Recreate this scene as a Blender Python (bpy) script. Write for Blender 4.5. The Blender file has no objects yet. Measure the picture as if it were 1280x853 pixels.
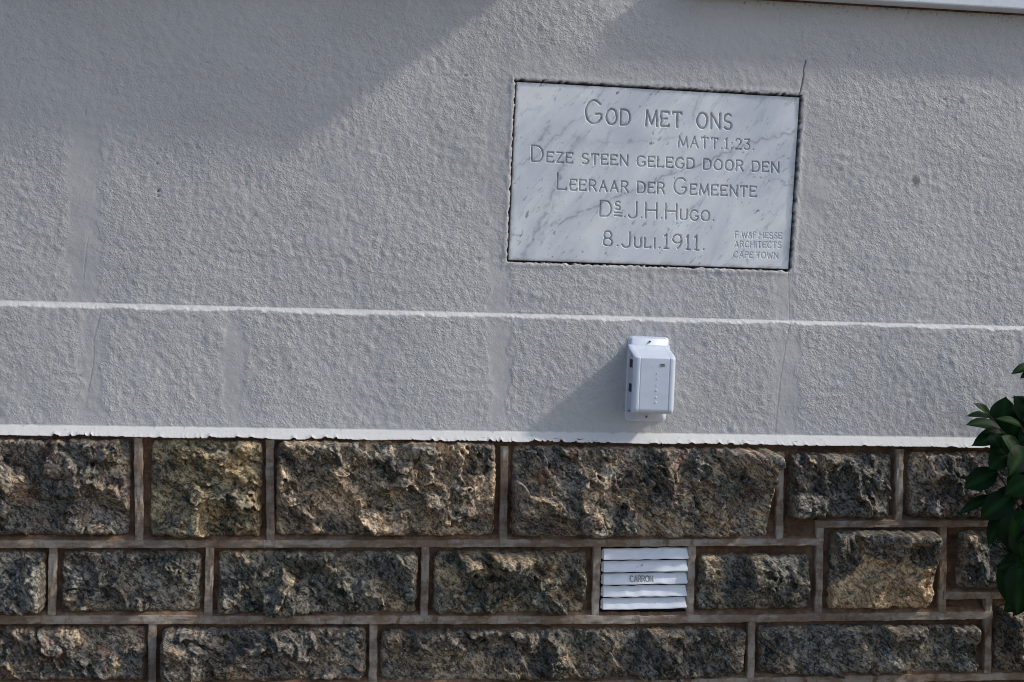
import bpy, bmesh, math, random
import numpy as np
from mathutils import Vector, Matrix

random.seed(4)
RNG = np.random.default_rng(11)
S = bpy.context.scene
COL = S.collection

# ------------------------------------------------------------------ camera
F_PX, CX, CY = 1778.0, 640.0, 426.5            # photograph pixels
CAM_D, CAM_H = 3.6, 1.5                        # metres from the wall, above the ground
_h = np.array([1, -.0227, .145]); _h /= np.linalg.norm(_h)
_v = np.array([.028, 1, -.037]); _v -= _h * (_v @ _h); _v /= np.linalg.norm(_v)
_n = np.cross(_h, _v)
ROT = np.array([_h, _n, _v])                   # rows: world X, Y, Z in camera (right, up, forward)
def P(u, v, Y=0.0):
    """photograph pixel -> world point on the plane y = Y (the wall is y = 0)"""
    d = ROT @ np.array([(u - CX) / F_PX, -(v - CY) / F_PX, 1.0])
    t = (Y + CAM_D) / d[1]
    return np.array([0, -CAM_D, CAM_H]) + d * t
cam = bpy.data.cameras.new('camera')
cam.sensor_width = 36; cam.lens = F_PX / 1280 * 36
cam.clip_start = .05; cam.clip_end = 2000
co = bpy.data.objects.new('camera', cam); COL.objects.link(co)
M = Matrix.Identity(4)
for r in range(3):
    M[r][0], M[r][1], M[r][2] = ROT[r, 0], ROT[r, 1], -ROT[r, 2]
M[0][3], M[1][3], M[2][3] = 0, -CAM_D, CAM_H
co.matrix_world = M
S.camera = co

# ------------------------------------------------------------------ light
SUN_SIN = .19                                  # sine of the angle between the sun rays and the wall
_c = math.sqrt(1 - SUN_SIN ** 2)
SUN = Vector((.785 * _c, -SUN_SIN, .62 * _c)).normalized()
w = bpy.data.worlds.new('World'); S.world = w; w.use_nodes = True
nt = w.node_tree
sky = nt.nodes.new('ShaderNodeTexSky'); sky.sky_type = 'NISHITA'; sky.sun_disc = False
sky.sun_elevation = math.asin(SUN.z); sky.sun_rotation = math.atan2(SUN.x, SUN.y)
sky.dust_density = 2.0; sky.ozone_density = 1.0
bg = nt.nodes['Background']; bg.inputs[1].default_value = .15
nt.links.new(sky.outputs[0], bg.inputs[0])
sl = bpy.data.lights.new('sun', 'SUN'); sl.energy = 2.0; sl.angle = math.radians(3.0); sl.color = (1, .945, .87)
so = bpy.data.objects.new('sun', sl); COL.objects.link(so)
so.rotation_euler = SUN.to_track_quat('Z', 'Y').to_euler(); so.location = (4, -3, 6)
S.view_settings.view_transform = 'Standard'; S.view_settings.look = 'None'
S.view_settings.gamma = 1; S.view_settings.use_curve_mapping = False
S.view_settings.exposure = 0.18
S.render.engine = 'CYCLES'
S.cycles.pixel_filter_type = 'BLACKMAN_HARRIS'; S.cycles.filter_width = 1.0

# ------------------------------------------------------------------ helpers
_tiles = {}
def _tile(seed):
    if seed not in _tiles:
        r = np.random.default_rng(1000 + seed)
        n = 512
        f = np.fft.fft2(r.standard_normal((n, n)))
        k = np.fft.fftfreq(n) * n
        K = np.hypot(*np.meshgrid(k, k))
        t = np.real(np.fft.ifft2(f * np.exp(-((K - 32) / 13.0) ** 2)))
        _tiles[seed] = (t / t.std()).astype(np.float64)
    return _tiles[seed]
def N(x, z, lam, seed=0):
    """band-limited noise of wavelength lam (metres), standard deviation 1"""
    t = _tile(seed); n = 512
    a = np.asarray(x) / lam * 16 + seed * 37.3; b = np.asarray(z) / lam * 16 + seed * 91.7
    i = np.floor(a).astype(int); j = np.floor(b).astype(int); fa = a - i; fb = b - j
    i0, i1, j0, j1 = i % n, (i + 1) % n, j % n, (j + 1) % n
    return (t[j0, i0] * (1 - fa) + t[j0, i1] * fa) * (1 - fb) + (t[j1, i0] * (1 - fa) + t[j1, i1] * fa) * fb
def sstep(a, b, x):
    t = np.clip((x - a) / (b - a), 0, 1)
    return t * t * (3 - 2 * t)
def link(o, parent=None):
    COL.objects.link(o)
    if parent is not None: o.parent = parent
    return o
def tag(o, label, cat, group=None, kind=None):
    o['label'] = label; o['category'] = cat
    if group: o['group'] = group
    if kind: o['kind'] = kind
    return o
def empty(name, loc):
    o = bpy.data.objects.new(name, None); COL.objects.link(o); o.location = loc; o.empty_display_size = .1
    return o
def grid_obj(name, X, Y, Z, mat, parent=None, attrs=None, smooth=True, origin=None):
    """mesh from (rows, columns) arrays of coordinates; rows go up, columns go right"""
    nz, nx = X.shape
    co_ = np.stack([X, Y, Z], -1).reshape(-1, 3).astype(np.float32)
    if origin is not None: co_ = co_ - np.array(origin, np.float32)
    idx = np.arange(nz * nx).reshape(nz, nx)
    q = np.stack([idx[:-1, :-1], idx[:-1, 1:], idx[1:, 1:], idx[1:, :-1]], -1).reshape(-1, 4)
    me = bpy.data.meshes.new(name)
    me.vertices.add(len(co_)); me.vertices.foreach_set('co', co_.ravel())
    me.loops.add(q.size); me.loops.foreach_set('vertex_index', q.ravel().astype(np.int32))
    me.polygons.add(len(q))
    me.polygons.foreach_set('loop_start', np.arange(0, q.size, 4, dtype=np.int32))
    me.polygons.foreach_set('use_smooth', np.full(len(q), smooth))
    for k, a in (attrs or {}).items():
        at = me.attributes.new(k, 'FLOAT', 'POINT')
        at.data.foreach_set('value', np.broadcast_to(a, X.shape).astype(np.float32).ravel())
    me.update(calc_edges=True)
    me.materials.append(mat)
    o = bpy.data.objects.new(name, me); link(o, parent)
    if origin is not None: o.location = origin
    return o
def bm_obj(name, bm, mat, parent=None, smooth=False):
    me = bpy.data.meshes.new(name); bm.to_mesh(me); bm.free()
    if smooth:
        me.polygons.foreach_set('use_smooth', np.full(len(me.polygons), True))
    me.materials.append(mat)
    return link(bpy.data.objects.new(name, me), parent)
def box(bm, x0, x1, y0, y1, z0, z1, bev=0, seg=2, mat=None):
    r = bmesh.ops.create_cube(bm, size=1)
    vs = r['verts']
    for v in vs:
        v.co = Vector(((x0 + x1) / 2 + v.co.x * (x1 - x0), (y0 + y1) / 2 + v.co.y * (y1 - y0), (z0 + z1) / 2 + v.co.z * (z1 - z0)))
    if mat is not None: bmesh.ops.transform(bm, matrix=mat, verts=vs)
    if bev:
        es = list({e for v in vs for e in v.link_edges})
        bmesh.ops.bevel(bm, geom=es, offset=bev, segments=seg, affect='EDGES', profile=.5)

# ------------------------------------------------------------------ materials
class NT:
    def __init__(s, name):
        s.m = bpy.data.materials.new(name); s.m.use_nodes = True
        s.t = s.m.node_tree; s.b = s.t.nodes['Principled BSDF']
    def n(s, typ, **kw):
        nd = s.t.nodes.new('ShaderNode' + typ)
        for k, v in kw.items():
            if k.startswith('_'): setattr(nd, k[1:], v)
            else:
                key = k.replace('__', ' ')
                s.set(nd.inputs[int(k[1:])] if k[0] == 'i' and k[1:].isdigit() else nd.inputs[key], v)
        return nd
    def set(s, sock, v):
        if isinstance(v, bpy.types.NodeSocket): s.t.links.new(v, sock)
        else: sock.default_value = v
    def attr(s, name): return s.n('Attribute', _attribute_name=name).outputs['Fac']
    def coord(s, scale=(1, 1, 1), rot=(0, 0, 0), seed=True):
        c = s.n('TexCoord').outputs['Object']
        if seed:
            r = s.n('ObjectInfo').outputs['Random']
            a = s.n('Math', _operation='MULTIPLY', i0=r, i1=57.0).outputs[0]
            v = s.n('CombineXYZ', i0=a, i1=a, i2=a).outputs[0]
            c = s.n('VectorMath', _operation='ADD', i0=c, i1=v).outputs[0]
        return s.n('Mapping', _vector_type='TEXTURE', Vector=c, Rotation=rot, Scale=scale).outputs[0]   # scale = stretch along the turned axes
    def noise(s, vec, scale, detail=4, rough=.55, dist=0):
        return s.n('TexNoise', Vector=vec, Scale=scale, Detail=detail, Roughness=rough, Distortion=dist).outputs[0]
    def ramp(s, v, a, b, c0=0, c1=1):
        return s.n('MapRange', i0=v, i1=a, i2=b, i3=c0, i4=c1).outputs[0]
    def math(s, op, a, b=0.0, clamp=False):
        return s.n('Math', _operation=op, _use_clamp=clamp, i0=a, i1=b).outputs[0]
    def mix(s, f, a, b, blend='MIX'):
        nd = s.n('Mix', _data_type='RGBA', _blend_type=blend)
        s.set(nd.inputs[0], f)
        for sock, v in ((nd.inputs[6], a), (nd.inputs[7], b)):
            s.set(sock, v if isinstance(v, bpy.types.NodeSocket) else (*v, 1))
        return nd.outputs[2]
    def bump(s, h, dist, strength=1.0, normal=None):
        nd = s.n('Bump', Height=h, Distance=dist, Strength=strength)
        if normal is not None: s.set(nd.inputs['Normal'], normal)
        return nd.outputs[0]
    def out(s, color=None, rough=.5, normal=None, spec=.5):
        if color is not None: s.set(s.b.inputs['Base Color'], color if isinstance(color, bpy.types.NodeSocket) else (*color, 1))
        s.set(s.b.inputs['Roughness'], rough)
        s.set(s.b.inputs['Specular IOR Level'], spec)
        if normal is not None: s.set(s.b.inputs['Normal'], normal)
        return s.m

def mat_plaster():
    m = NT('grey_plaster_paint')
    c = m.coord(seed=False)
    sm = m.math('SUBTRACT', 1.0, m.attr('smooth'), True)
    # stippled roller / float texture, two grain sizes, slightly stretched
    c2 = m.coord(scale=(1.15, 1, 1), rot=(0, .55, 0), seed=False)
    g1 = m.noise(c2, 140, 3, .6)
    g2 = m.noise(c, 215, 2, .5)
    g1r = m.ramp(g1, .46, .78)                         # raised crumbs on a flatter ground
    h = m.math('ADD', m.math('MULTIPLY', g1r, 1.0), m.math('MULTIPLY', g2, .85))
    big = m.noise(c, 4.0, 4, .6)
    amp = m.math('MULTIPLY', m.ramp(big, .34, .66, .45, 1.25), m.math('ADD', m.math('MULTIPLY', sm, .86), .14))
    h = m.math('MULTIPLY', h, amp)
    nrm = m.bump(h, .00135)
    fine = m.noise(c, 520, 2, .6)
    nrm = m.bump(fine, .00030, 1, nrm)
    col = m.mix(m.ramp(m.noise(c, 1.7, 4, .55), .35, .65), (.455, .458, .464), (.500, .502, .506))
    col = m.mix(m.math('MULTIPLY', m.ramp(m.noise(m.coord(scale=(1, 1, 6), seed=False), 14, 4, .6), .5, .75), .10), col, (.40, .40, .40))
    col = m.mix(m.math('MULTIPLY', m.attr('smooth'), .10), col, (.41, .415, .42))
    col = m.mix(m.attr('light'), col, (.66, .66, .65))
    col = m.mix(m.attr('dirt'), col, (.035, .026, .018))
    return m.out(col, .62, nrm, .35)

def mat_stone():
    m = NT('rock_faced_stone')
    c = m.coord()
    FIB = (0, math.radians(42), 0)                      # the grain runs down to the right
    cs = m.coord(scale=(1.9, 1, 1), rot=FIB)
    cl = m.coord(scale=(2.6, 1, 1), rot=FIB)
    tone = m.n('ObjectInfo').outputs['Color']
    vg = m.n('TexVoronoi', Vector=m.coord(scale=(1.5, 1, 1), rot=FIB), Scale=225.0)
    cell = m.n('SeparateColor', Color=vg.outputs['Color']).outputs[0]
    vg2 = m.n('TexVoronoi', Vector=cs, Scale=120.0)
    cell2 = m.n('SeparateColor', Color=vg2.outputs['Color']).outputs[1]
    fib = m.noise(cs, 80, 5, .74)
    # crystals (crisp cells) over fibrous bands
    grain = m.math('ADD', m.math('MULTIPLY', fib, .62), m.math('ADD', m.math('MULTIPLY', cell, .22), m.math('MULTIPLY', cell2, .16)))
    grain2 = m.noise(c, 210, 2, .6)
    mid = m.noise(cl, 15, 6, .66)
    col = m.mix(m.ramp(grain, .41, .61), (.022, .0215, .019), (.215, .205, .182))
    col = m.mix(m.ramp(mid, .50, .64), col, m.mix(m.ramp(grain, .39, .61), (.070, .067, .058), (.50, .465, .41)))
    # warm weathered faces
    tanc = m.mix(m.ramp(grain, .39, .61), (.15, .110, .070), (.76, .60, .43))
    tf = m.math('MULTIPLY', m.attr('tan'), m.ramp(m.noise(cl, 13, 6, .70), .44, .56))
    col = m.mix(tf, col, tanc)
    solid = m.mix(m.ramp(grain, .38, .60), (.24, .165, .098), (.88, .66, .42))
    col = m.mix(m.attr('ochre'), col, solid)
    # pinkish veins
    pk = m.math('MULTIPLY', m.attr('pink'), m.ramp(m.noise(cl, 36, 5, .68, .8), .46, .60))
    col = m.mix(m.math('MULTIPLY', pk, .7), col, m.mix(m.ramp(grain, .4, .6), (.13, .065, .05), (.45, .26, .20)))
    # pale crystals and black mica
    v = m.n('TexVoronoi', Vector=c, Scale=150.0)
    sp = m.math('MULTIPLY', m.ramp(v.outputs['Distance'], .26, .12), m.ramp(m.noise(c, 26, 4), .46, .62))
    col = m.mix(m.math('MULTIPLY', sp, .7), col, (.66, .65, .61))
    bl = m.ramp(m.noise(c, 150, 2, .5), .58, .66)
    col = m.mix(m.math('MULTIPLY', bl, .6), col, (.012, .013, .012))
    # earth and mortar smeared over the edges
    ed = m.math('MULTIPLY', m.attr('edge'), m.ramp(m.noise(c, 55, 4, .6), .38, .64))
    col = m.mix(ed, col, (.185, .125, .083))
    col = m.mix(1.0, col, tone, 'MULTIPLY')
    h = m.math('ADD', m.math('MULTIPLY', grain, 1.3), m.math('MULTIPLY', grain2, .5))
    nrm = m.bump(m.noise(cs, 70, 5, .75), .0065)
    nrm = m.bump(h, .0032, 1, nrm)
    return m.out(col, m.ramp(grain2, .3, .7, .48, .85), nrm, .4)

def mat_mortar(name, c0, c1, c2, dist):
    m = NT(name)
    c = m.coord()
    col = m.mix(m.ramp(m.noise(m.coord(scale=(2.5, 1, 1)), 26, 5, .7), .44, .56), c0, c1)
    col = m.mix(m.ramp(m.noise(m.coord(scale=(1, 1, 2.2)), 42, 5, .7), .52, .68), col, c2)
    col = m.mix(m.math('MULTIPLY', m.attr('dust'), .9), col, m.mix(m.ramp(m.noise(c, 60, 4, .65), .4, .62), (.13, .072, .044), (.25, .155, .10)))
    sp = m.ramp(m.noise(c, 220, 2), .63, .70)
    col = m.mix(m.math('MULTIPLY', sp, .5), col, (.03, .022, .016))
    h = m.math('ADD', m.noise(c, 70, 5, .65), m.math('MULTIPLY', m.noise(c, 300, 3, .6), .4))
    return m.out(col, .9, m.bump(h, dist), .2)

def mat_marble():
    m = NT('veined_white_marble')
    R55 = (0, math.radians(-52), 0)                     # flecks lean up to the right
    c = m.coord(seed=False)
    cl = m.coord(scale=(2.6, 1, 1), rot=R55, seed=False)
    cl2 = m.coord(scale=(4.5, 1, 1), rot=R55, seed=False)
    col = m.mix(m.ramp(m.noise(cl, 9, 5, .6, .6), .38, .64), (.79, .815, .85), (.59, .635, .70))
    vein = m.ramp(m.noise(cl2, 42, 6, .68, .8), .57, .72)
    col = m.mix(m.math('MULTIPLY', vein, .6), col, (.30, .345, .42))
    area = m.ramp(m.noise(c, 11, 4, .6), .37, .56, .1, 1.0)
    fl = m.math('MULTIPLY', m.ramp(m.noise(cl, 100, 3, .6, .3), .63, .71), area)
    col = m.mix(m.math('MULTIPLY', fl, .65), col, (.22, .255, .31))
    fl2 = m.math('MULTIPLY', m.ramp(m.noise(m.coord(scale=(1.6, 1, 1), rot=R55, seed=False), 78, 3, .55), .66, .73), area)
    col = m.mix(m.math('MULTIPLY', fl2, .8), col, (.13, .15, .185))
    vn = m.math('MULTIPLY', m.attr('vein'), m.ramp(m.noise(c, 60, 4, .65), .30, .56, .15, 1))
    col = m.mix(vn, col, (.24, .28, .34))
    gr = m.math('MULTIPLY', m.attr('edge'), m.ramp(m.noise(c, 40, 4, .6), .4, .65))
    col = m.mix(m.math('MULTIPLY', gr, .7), col, (.36, .33, .28))
    # grey-brown tone along the middle of the letter cuts
    lp = m.math('MULTIPLY', m.attr('cut_tone'), m.ramp(m.noise(c, 110, 4, .65), .34, .60, .30, .90))
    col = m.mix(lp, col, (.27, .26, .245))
    return m.out(col, .38, m.bump(m.noise(c, 200, 3, .6), .00022), .4)

def mat_plain(name, c, rough, spec=.5, bumpd=0, bscale=200, dirt=None, dirt_amt=.5, dscale=40, thr=(.58, .70)):
    m = NT(name)
    co_ = m.coord()
    col = m.mix(m.ramp(m.noise(co_, 18, 3), .35, .65), c, tuple(x * .93 for x in c))
    if dirt is not None:
        col = m.mix(m.math('MULTIPLY', m.ramp(m.noise(co_, dscale, 5, .65), *thr), dirt_amt), col, dirt)
    nrm = m.bump(m.noise(co_, bscale, 3), bumpd) if bumpd else None
    return m.out(col, rough, nrm, spec)

def mat_leaf():
    m = NT('glossy_dark_leaf')
    c = m.coord()
    r = m.n('ObjectInfo').outputs['Random']
    col = m.mix(r, (.0012, .011, .0014), (.0042, .028, .0030))
    col = m.mix(m.math('MULTIPLY', m.attr('rib'), .55), col, (.018, .070, .010))
    col = m.mix(m.ramp(m.noise(c, 60, 3), .5, .75), col, (.006, .034, .004))
    m.out(col, .40, m.bump(m.noise(c, 90, 3), .0006), .13)
    m.set(m.b.inputs['Transmission Weight'], 0.0)
    return m.m

PLASTER = mat_plaster(); STONE = mat_stone(); MARBLE = mat_marble(); LEAF = mat_leaf()
BEAD = mat_mortar('ribbon_mortar', (.235, .180, .138), (.370, .330, .285), (.170, .108, .070), .0022)
BED = mat_mortar('earth_brown_mortar', (.090, .052, .034), (.150, .090, .058), (.185, .120, .078), .005)
SILL = mat_plain('white_sill_paint', (.76, .81, .88), .5, .4, .0006, 90, (.35, .34, .31), .4)
PLASTIC = mat_plain('white_box_plastic', (.63, .69, .80), .36, .5, .00008, 600, (.45, .44, .42), .22, 25)
PLASTIC_SIDE = mat_plain('grey_white_side_plastic', (.55, .57, .66), .45)
BLACK = mat_plain('black_port_plastic', (.008, .008, .009), .5)
STEEL = mat_plain('dark_screw_steel', (.11, .105, .10), .42)
DARKMARK = mat_plain('dark_grey_print', (.05, .05, .055), .6)
VENT = mat_plain('chipped_white_enamel', (.78, .82, .89), .36, .5, .0009, 60, (.10, .09, .08), .75, 55, (.645, .72))
VENT_DARK = mat_plain('dark_vent_back', (.012, .011, .010), .9, .1)
BARK = mat_plain('brown_bark', (.075, .055, .038), .85, .2, .003, 60)
GROUND = mat_plain('dry_earth_ground', (.21, .18, .145), .95, .1, .01, 30, (.12, .11, .07), .6, 3)
GLASSY = mat_plain('dark_window_glass', (.015, .018, .022), .06, .6)

# ------------------------------------------------------------------ setting
bm = bmesh.new()
bmesh.ops.create_grid(bm, x_segments=60, y_segments=60, size=300)
ground = bm_obj('ground', bm, GROUND)
ground['kind'] = 'structure'; ground['label'] = 'dry brown earth in front of the wall'

building = empty('plastered_building', (0, 0, 0))
tag(building, 'grey plastered wall over a plinth of dark rough stone blocks', 'building')

# reference heights on the wall, read off the photograph
Z_LEDGE0 = P(640, 392, -.003)[2]                          # top of the upper chamfer
Z_BAND_T = P(640, 539, -.012)[2]
BAND_D, COURSE_D = .044, .012
Z_BAND_B = P(640, 553, -BAND_D)[2]
Z_SILL = P(1120, 8, -.004)[2]
XL, XR = P(0, 426)[0], P(1280, 426)[0]                     # frame edges on the wall
px = lambda u, v, Y=0: (P(u, v, Y)[0], P(u, v, Y)[2])

# --- marble plaque corners (x, z) on its own plane
PLQ_Y = .0045
PQ = [px(635.5, 325.5, PLQ_Y), px(986, 337, PLQ_Y), px(1000, 121.5, PLQ_Y), px(645.5, 102, PLQ_Y)]   # bl, br, tr, tl
def plaque_dist(x, z):
    """distance inside the plaque outline (positive inside), metres"""
    d = np.full(np.shape(x), 9.0)
    for k in range(4):
        a, b = PQ[k], PQ[(k + 1) % 4]
        ex, ez = b[0] - a[0], b[1] - a[1]; L = math.hypot(ex, ez)
        d = np.minimum(d, (ex * (z - a[1]) - ez * (x - a[0])) / L)
    return d
def seg_dist(x, z, pts):
    d = np.full(np.shape(x), 9.0)
    for a, b in zip(pts[:-1], pts[1:]):
        ex, ez = b[0] - a[0], b[1] - a[1]; L2 = ex * ex + ez * ez + 1e-12
        t = np.clip(((x - a[0]) * ex + (z - a[1]) * ez) / L2, 0, 1)
        d = np.minimum(d, np.hypot(x - a[0] - t * ex, z - a[1] - t * ez))
    return d

def axis(spans):
    """coordinates along an axis: spans of (start, end, step), ascending, finer spans win"""
    lo, hi = min(s[0] for s in spans), max(s[1] for s in spans)
    out = [lo]
    while out[-1] < hi:
        p = out[-1]
        st = min((s[2] for s in spans if s[0] - 1e-9 <= p < s[1]), default=.06)
        nxt = [s[0] for s in spans if s[0] > p + 1e-9 and s[2] < st]
        q = p + st
        if nxt: q = min(q, min(nxt)) if min(nxt) - p > 1e-6 else q
        out.append(q)
    return np.array(out)

CRACKS = [[px(*p) for p in ((1007, 76), (1004, 90), (1003, 104), (999, 118))],
          [px(*p) for p in ((985, 338), (986, 372), (987, 400), (983, 415), (979, 440), (974, 470), (970, 510), (967, 545))],
          [px(*p) for p in ((126, 392), (124, 402), (118, 424), (118, 450), (114, 475), (111, 490))],
          [px(*p) for p in ((923, 0), (924, 20), (927, 38), (940, 45))],
          [px(*p) for p in ((251, 0), (249, 25), (246, 52))],
          [px(*p) for p in ((110, 298), (107, 320), (104, 350))]]
W1 = (P(905, 0)[0], 2.75)                                  # opening (x0, x1) above the right sill
W_ADDED = (-.95, P(700, 0)[0]); Z_SHADE_SLAB = P(752, -92)[2]  # added opening and slab height, set for the upper-left shadow
Z_WIN = Z_SILL + .085
x0q, x1q = min(p[0] for p in PQ), max(p[0] for p in PQ); z0q, z1q = min(p[1] for p in PQ), max(p[1] for p in PQ)
xspans = [(-3.2, 4.6, .08), (XL - .35, XR + .35, .009), (XL - .04, XR + .04, .0036)]
for xe in (PQ[0][0], PQ[3][0], PQ[1][0], PQ[2][0]): xspans.append((xe - .010, xe + .010, .0013))
for cpts in CRACKS: xspans.append((min(p[0] for p in cpts) - .004, max(p[0] for p in cpts) + .004, .0017))
zspans = [(Z_BAND_B, 3.6, .08), (Z_BAND_B, P(640, -60)[2], .0042)]
for ze in (PQ[0][1], PQ[1][1], PQ[3][1], PQ[2][1]): zspans.append((ze - .009, ze + .009, .0013))
zspans += [(Z_LEDGE0 - .026, Z_LEDGE0 + .010, .0014), (Z_BAND_B, Z_BAND_B + .012, .0016), (Z_BAND_T - .012, Z_BAND_T + .008, .002)]
gx = axis(xspans); gz = axis(zspans)
X, Z = np.meshgrid(gx, gz)
# torn lower edge of the band
tear = np.maximum(0, N(X, 0 * X, .013, 4) - .3) * .0034 * np.clip(.45 + .8 * N(X, 0 * X, .22, 2), 0, 1.4) + np.maximum(0, N(X, 0 * X, .0095, 1)) * .0008 + np.maximum(0, N(X, 0 * X, .035, 3) - .7) * .0030 + N(X, 0 * X, .20, 5) * .0010 + .001
Zp = Z + np.clip(tear, 0, .009) * np.clip(1 - (Z - Z_BAND_B) / .013, 0, 1)
D = np.zeros_like(X)
lt = np.interp(X[0], [XL, XR], [.0125, .0080])[None, :]     # chamfer height, thicker at the left
jag = N(X, 0 * X, .030, 6) * .0011 + N(X, 0 * X, .010, 7) * .0010 + N(X, 0 * X, .16, 8) * .0018 + .0025 * np.maximum(0, N(X, 0 * X, .022, 28) - .8)
D += COURSE_D * np.clip((Z_LEDGE0 + jag * .25 - Z) / (lt + jag), 0, 1)
t = np.clip((Z_BAND_T - Z) / (Z_BAND_T - Z_BAND_B), 0, 1)
D += (BAND_D - COURSE_D) * t
smooth = np.zeros_like(X); light = np.zeros_like(X); dirt = np.zeros_like(X)
smooth = np.maximum(smooth, sstep(Z_BAND_T + .004, Z_BAND_T - .002, Z) * .85)
smooth = np.maximum(smooth, sstep(.004, 0, np.abs(Z - Z_LEDGE0 + lt / 2) - lt / 2) * .6)
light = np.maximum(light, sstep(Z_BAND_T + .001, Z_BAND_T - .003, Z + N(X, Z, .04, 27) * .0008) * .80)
_q = (Z_LEDGE0 + .0012 + N(X, Z, .05, 29) * .0006 - Z) / (lt + .0015 + jag * 1.3)          # 0 at the top of the painted line, 1 at its torn lower edge
light = np.maximum(light, .72 * np.clip(_q / .35, 0, 1) * np.clip((1.05 - _q) / .18, 0, 1) * np.clip(1 + .22 * N(X, Z, .03, 34), 0, 1))
wob = N(X, Z, .09, 9) * .006 + N(X, Z, .03, 11) * .003
for (u, va, vb, hw, amt) in ((106, 150, 378, 19, .9), (115, 388, 528, 14, .8), (293, 398, 535, 13, .8), (624, 330, 395, 13, .8), (624, 404, 530, 12, .95),
                             (617, 70, 330, 10, .55), (981, 338, 408, 13, .8), (981, 418, 545, 15, .85), (1268, 425, 550, 8, .6)):
    ca, cb = P(u, va), P(u, vb)
    xc = ca[0] + (Z - ca[2]) * (cb[0] - ca[0]) / (cb[2] - ca[2]); hwm = hw * .0021
    msk = sstep(hwm * 1.45, hwm * .6, np.abs(X - xc + wob)) * sstep(cb[2] - .02, cb[2] + .02, Z + wob) * sstep(ca[2] + .03, ca[2] - .03, Z + wob)
    smooth = np.maximum(smooth, msk * amt)
    D -= msk * .0006
    rim = np.exp(-((np.abs(X - xc + wob) - hwm * 1.05) / .0035) ** 2) * sstep(cb[2], cb[2] + .02, Z) * sstep(ca[2], ca[2] - .03, Z)
    D += rim * .00022 * (1 + N(X, Z, .05, 12))
# hand-floated zone above and around the plaque
pdist = plaque_dist(X, Z)
flo = sstep(-.11, -.06, pdist + N(X, Z, .12, 10) * .012) * sstep(z0q - .02, z0q + .12, Z)
smooth = np.maximum(smooth, flo * .55)
smooth = np.maximum(smooth, .6 * sstep(P(840, 60)[0], P(880, 60)[0], X + wob * 4) * sstep(P(1000, 60)[0], P(970, 60)[0], X + wob * 4) * sstep(P(640, 110)[2], P(640, 90)[2], Z))
calm = 1 - .75 * smooth
D += calm * (N(X, Z, .030, 13) * .00035 + N(X, Z, .016, 14) * .00022) + N(X, Z, .11, 15) * .0004 + N(X, Z, .45, 16) * .0009
D += np.maximum(0, N(X, Z, .055, 17) - 1.9) * .0011 * calm       # stray lumps
D -= np.maximum(0, N(X, Z, .020, 18) - 2.9) * .003
for k, cp in enumerate(CRACKS):
    d = seg_dist(X + N(X, Z, .02, 19) * .0006, Z, cp)
    wdt = (.0020, .0011, .0011, .0010, .0008, .0010)[k]
    D -= (.0020, .0007, .0007, .0006, .0004, .0007)[k] * np.exp(-(d / wdt) ** 2)
    dirt = np.maximum(dirt, (.75, .20, .26, .14, .08, .16)[k] * np.exp(-(d / wdt) ** 2))
for (u, v, r, dd) in ((198, 238.5, 1.5, 1), (198, 246, 1.2, 1), (196.5, 205 - .5, 1.3, .8), (780, 487, 1.0, .6), (1060 + 147, 124, 1.2, .6), (1228, 195, 1.3, .6), (1045, 509, 1.6, .25)):
    c_ = P(u, v); d = np.hypot(X - c_[0], Z - c_[2])
    D -= .004 * dd * np.exp(-(d / (r * .0021)) ** 4); dirt = np.maximum(dirt, dd * np.exp(-(d / (r * .0021)) ** 4))
for (u, v, r, a) in ((1145, 226, 6.5, .52), (384, 250, 8, .17), (1279, 215, 6, .2)):
    c_ = P(u, v); d = np.hypot(X - c_[0], Z - c_[2]) * (1 + .16 * N(X, Z, .015, 20))
    dirt = np.maximum(dirt, a * sstep(r * .0026, r * .0013, d))
# specks of dirt under the sill and along the torn edge
dirt = np.maximum(dirt, .55 * sstep(.065, .0, Z_SILL - Z) * sstep(1.6, 2.3, N(X, Z, .014, 21) + sstep(.02, 0, Z_SILL - Z) * 1.1) * (X > W1[0] - .1))
dirt = np.maximum(dirt, .35 * sstep(2.2, 2.8, N(X, Z, .012, 23)) * (Z < Z_BAND_T))
# opening for the plaque, ragged round the rim
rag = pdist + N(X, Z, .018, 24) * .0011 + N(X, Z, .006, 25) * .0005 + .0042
hole = sstep(0, .0016, rag)
D += .0016 * np.exp(-((rag + .006) / .006) ** 2) * (1 - hole)
D = D * (1 - hole) - .030 * hole
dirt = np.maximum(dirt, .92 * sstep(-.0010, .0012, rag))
dirt = np.maximum(dirt, .5 * sstep(-.006, 0, rag) * sstep(.2, 1.2, N(X, Z, .03, 26)) * (Z > (z0q + z1q) / 2))
light = np.maximum(light, .5 * np.exp(-((rag + .002) / .0022) ** 2) * (1 - hole) * ((X < x0q + .02) | (Z < z0q + .05)))  # sunlit look of the left and lower rim put into the colour
# openings above the right sill and above the added slab
for wx, zw in ((W1, Z_WIN), (W_ADDED, Z_SHADE_SLAB + .085)):
    D -= .16 * ((X > wx[0]) & (X < wx[1]) & (Z > zw) & (Z < zw + 1.35))
# underside of the band turns back to the wall
Xb = np.vstack([X[:1], X[:1], X]); Zb = np.vstack([Zp[:1] + .001, Zp[:1] - .0004, Zp]); Db = np.vstack([D[:1] * 0, D[:1] - .0015, D])
pad = lambda a: np.vstack([a[:1], a[:1], a])
grid_obj('plaster_face', Xb, -Db, Zb, PLASTER, building, dict(smooth=pad(smooth), light=pad(light), dirt=pad(dirt)))

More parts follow.
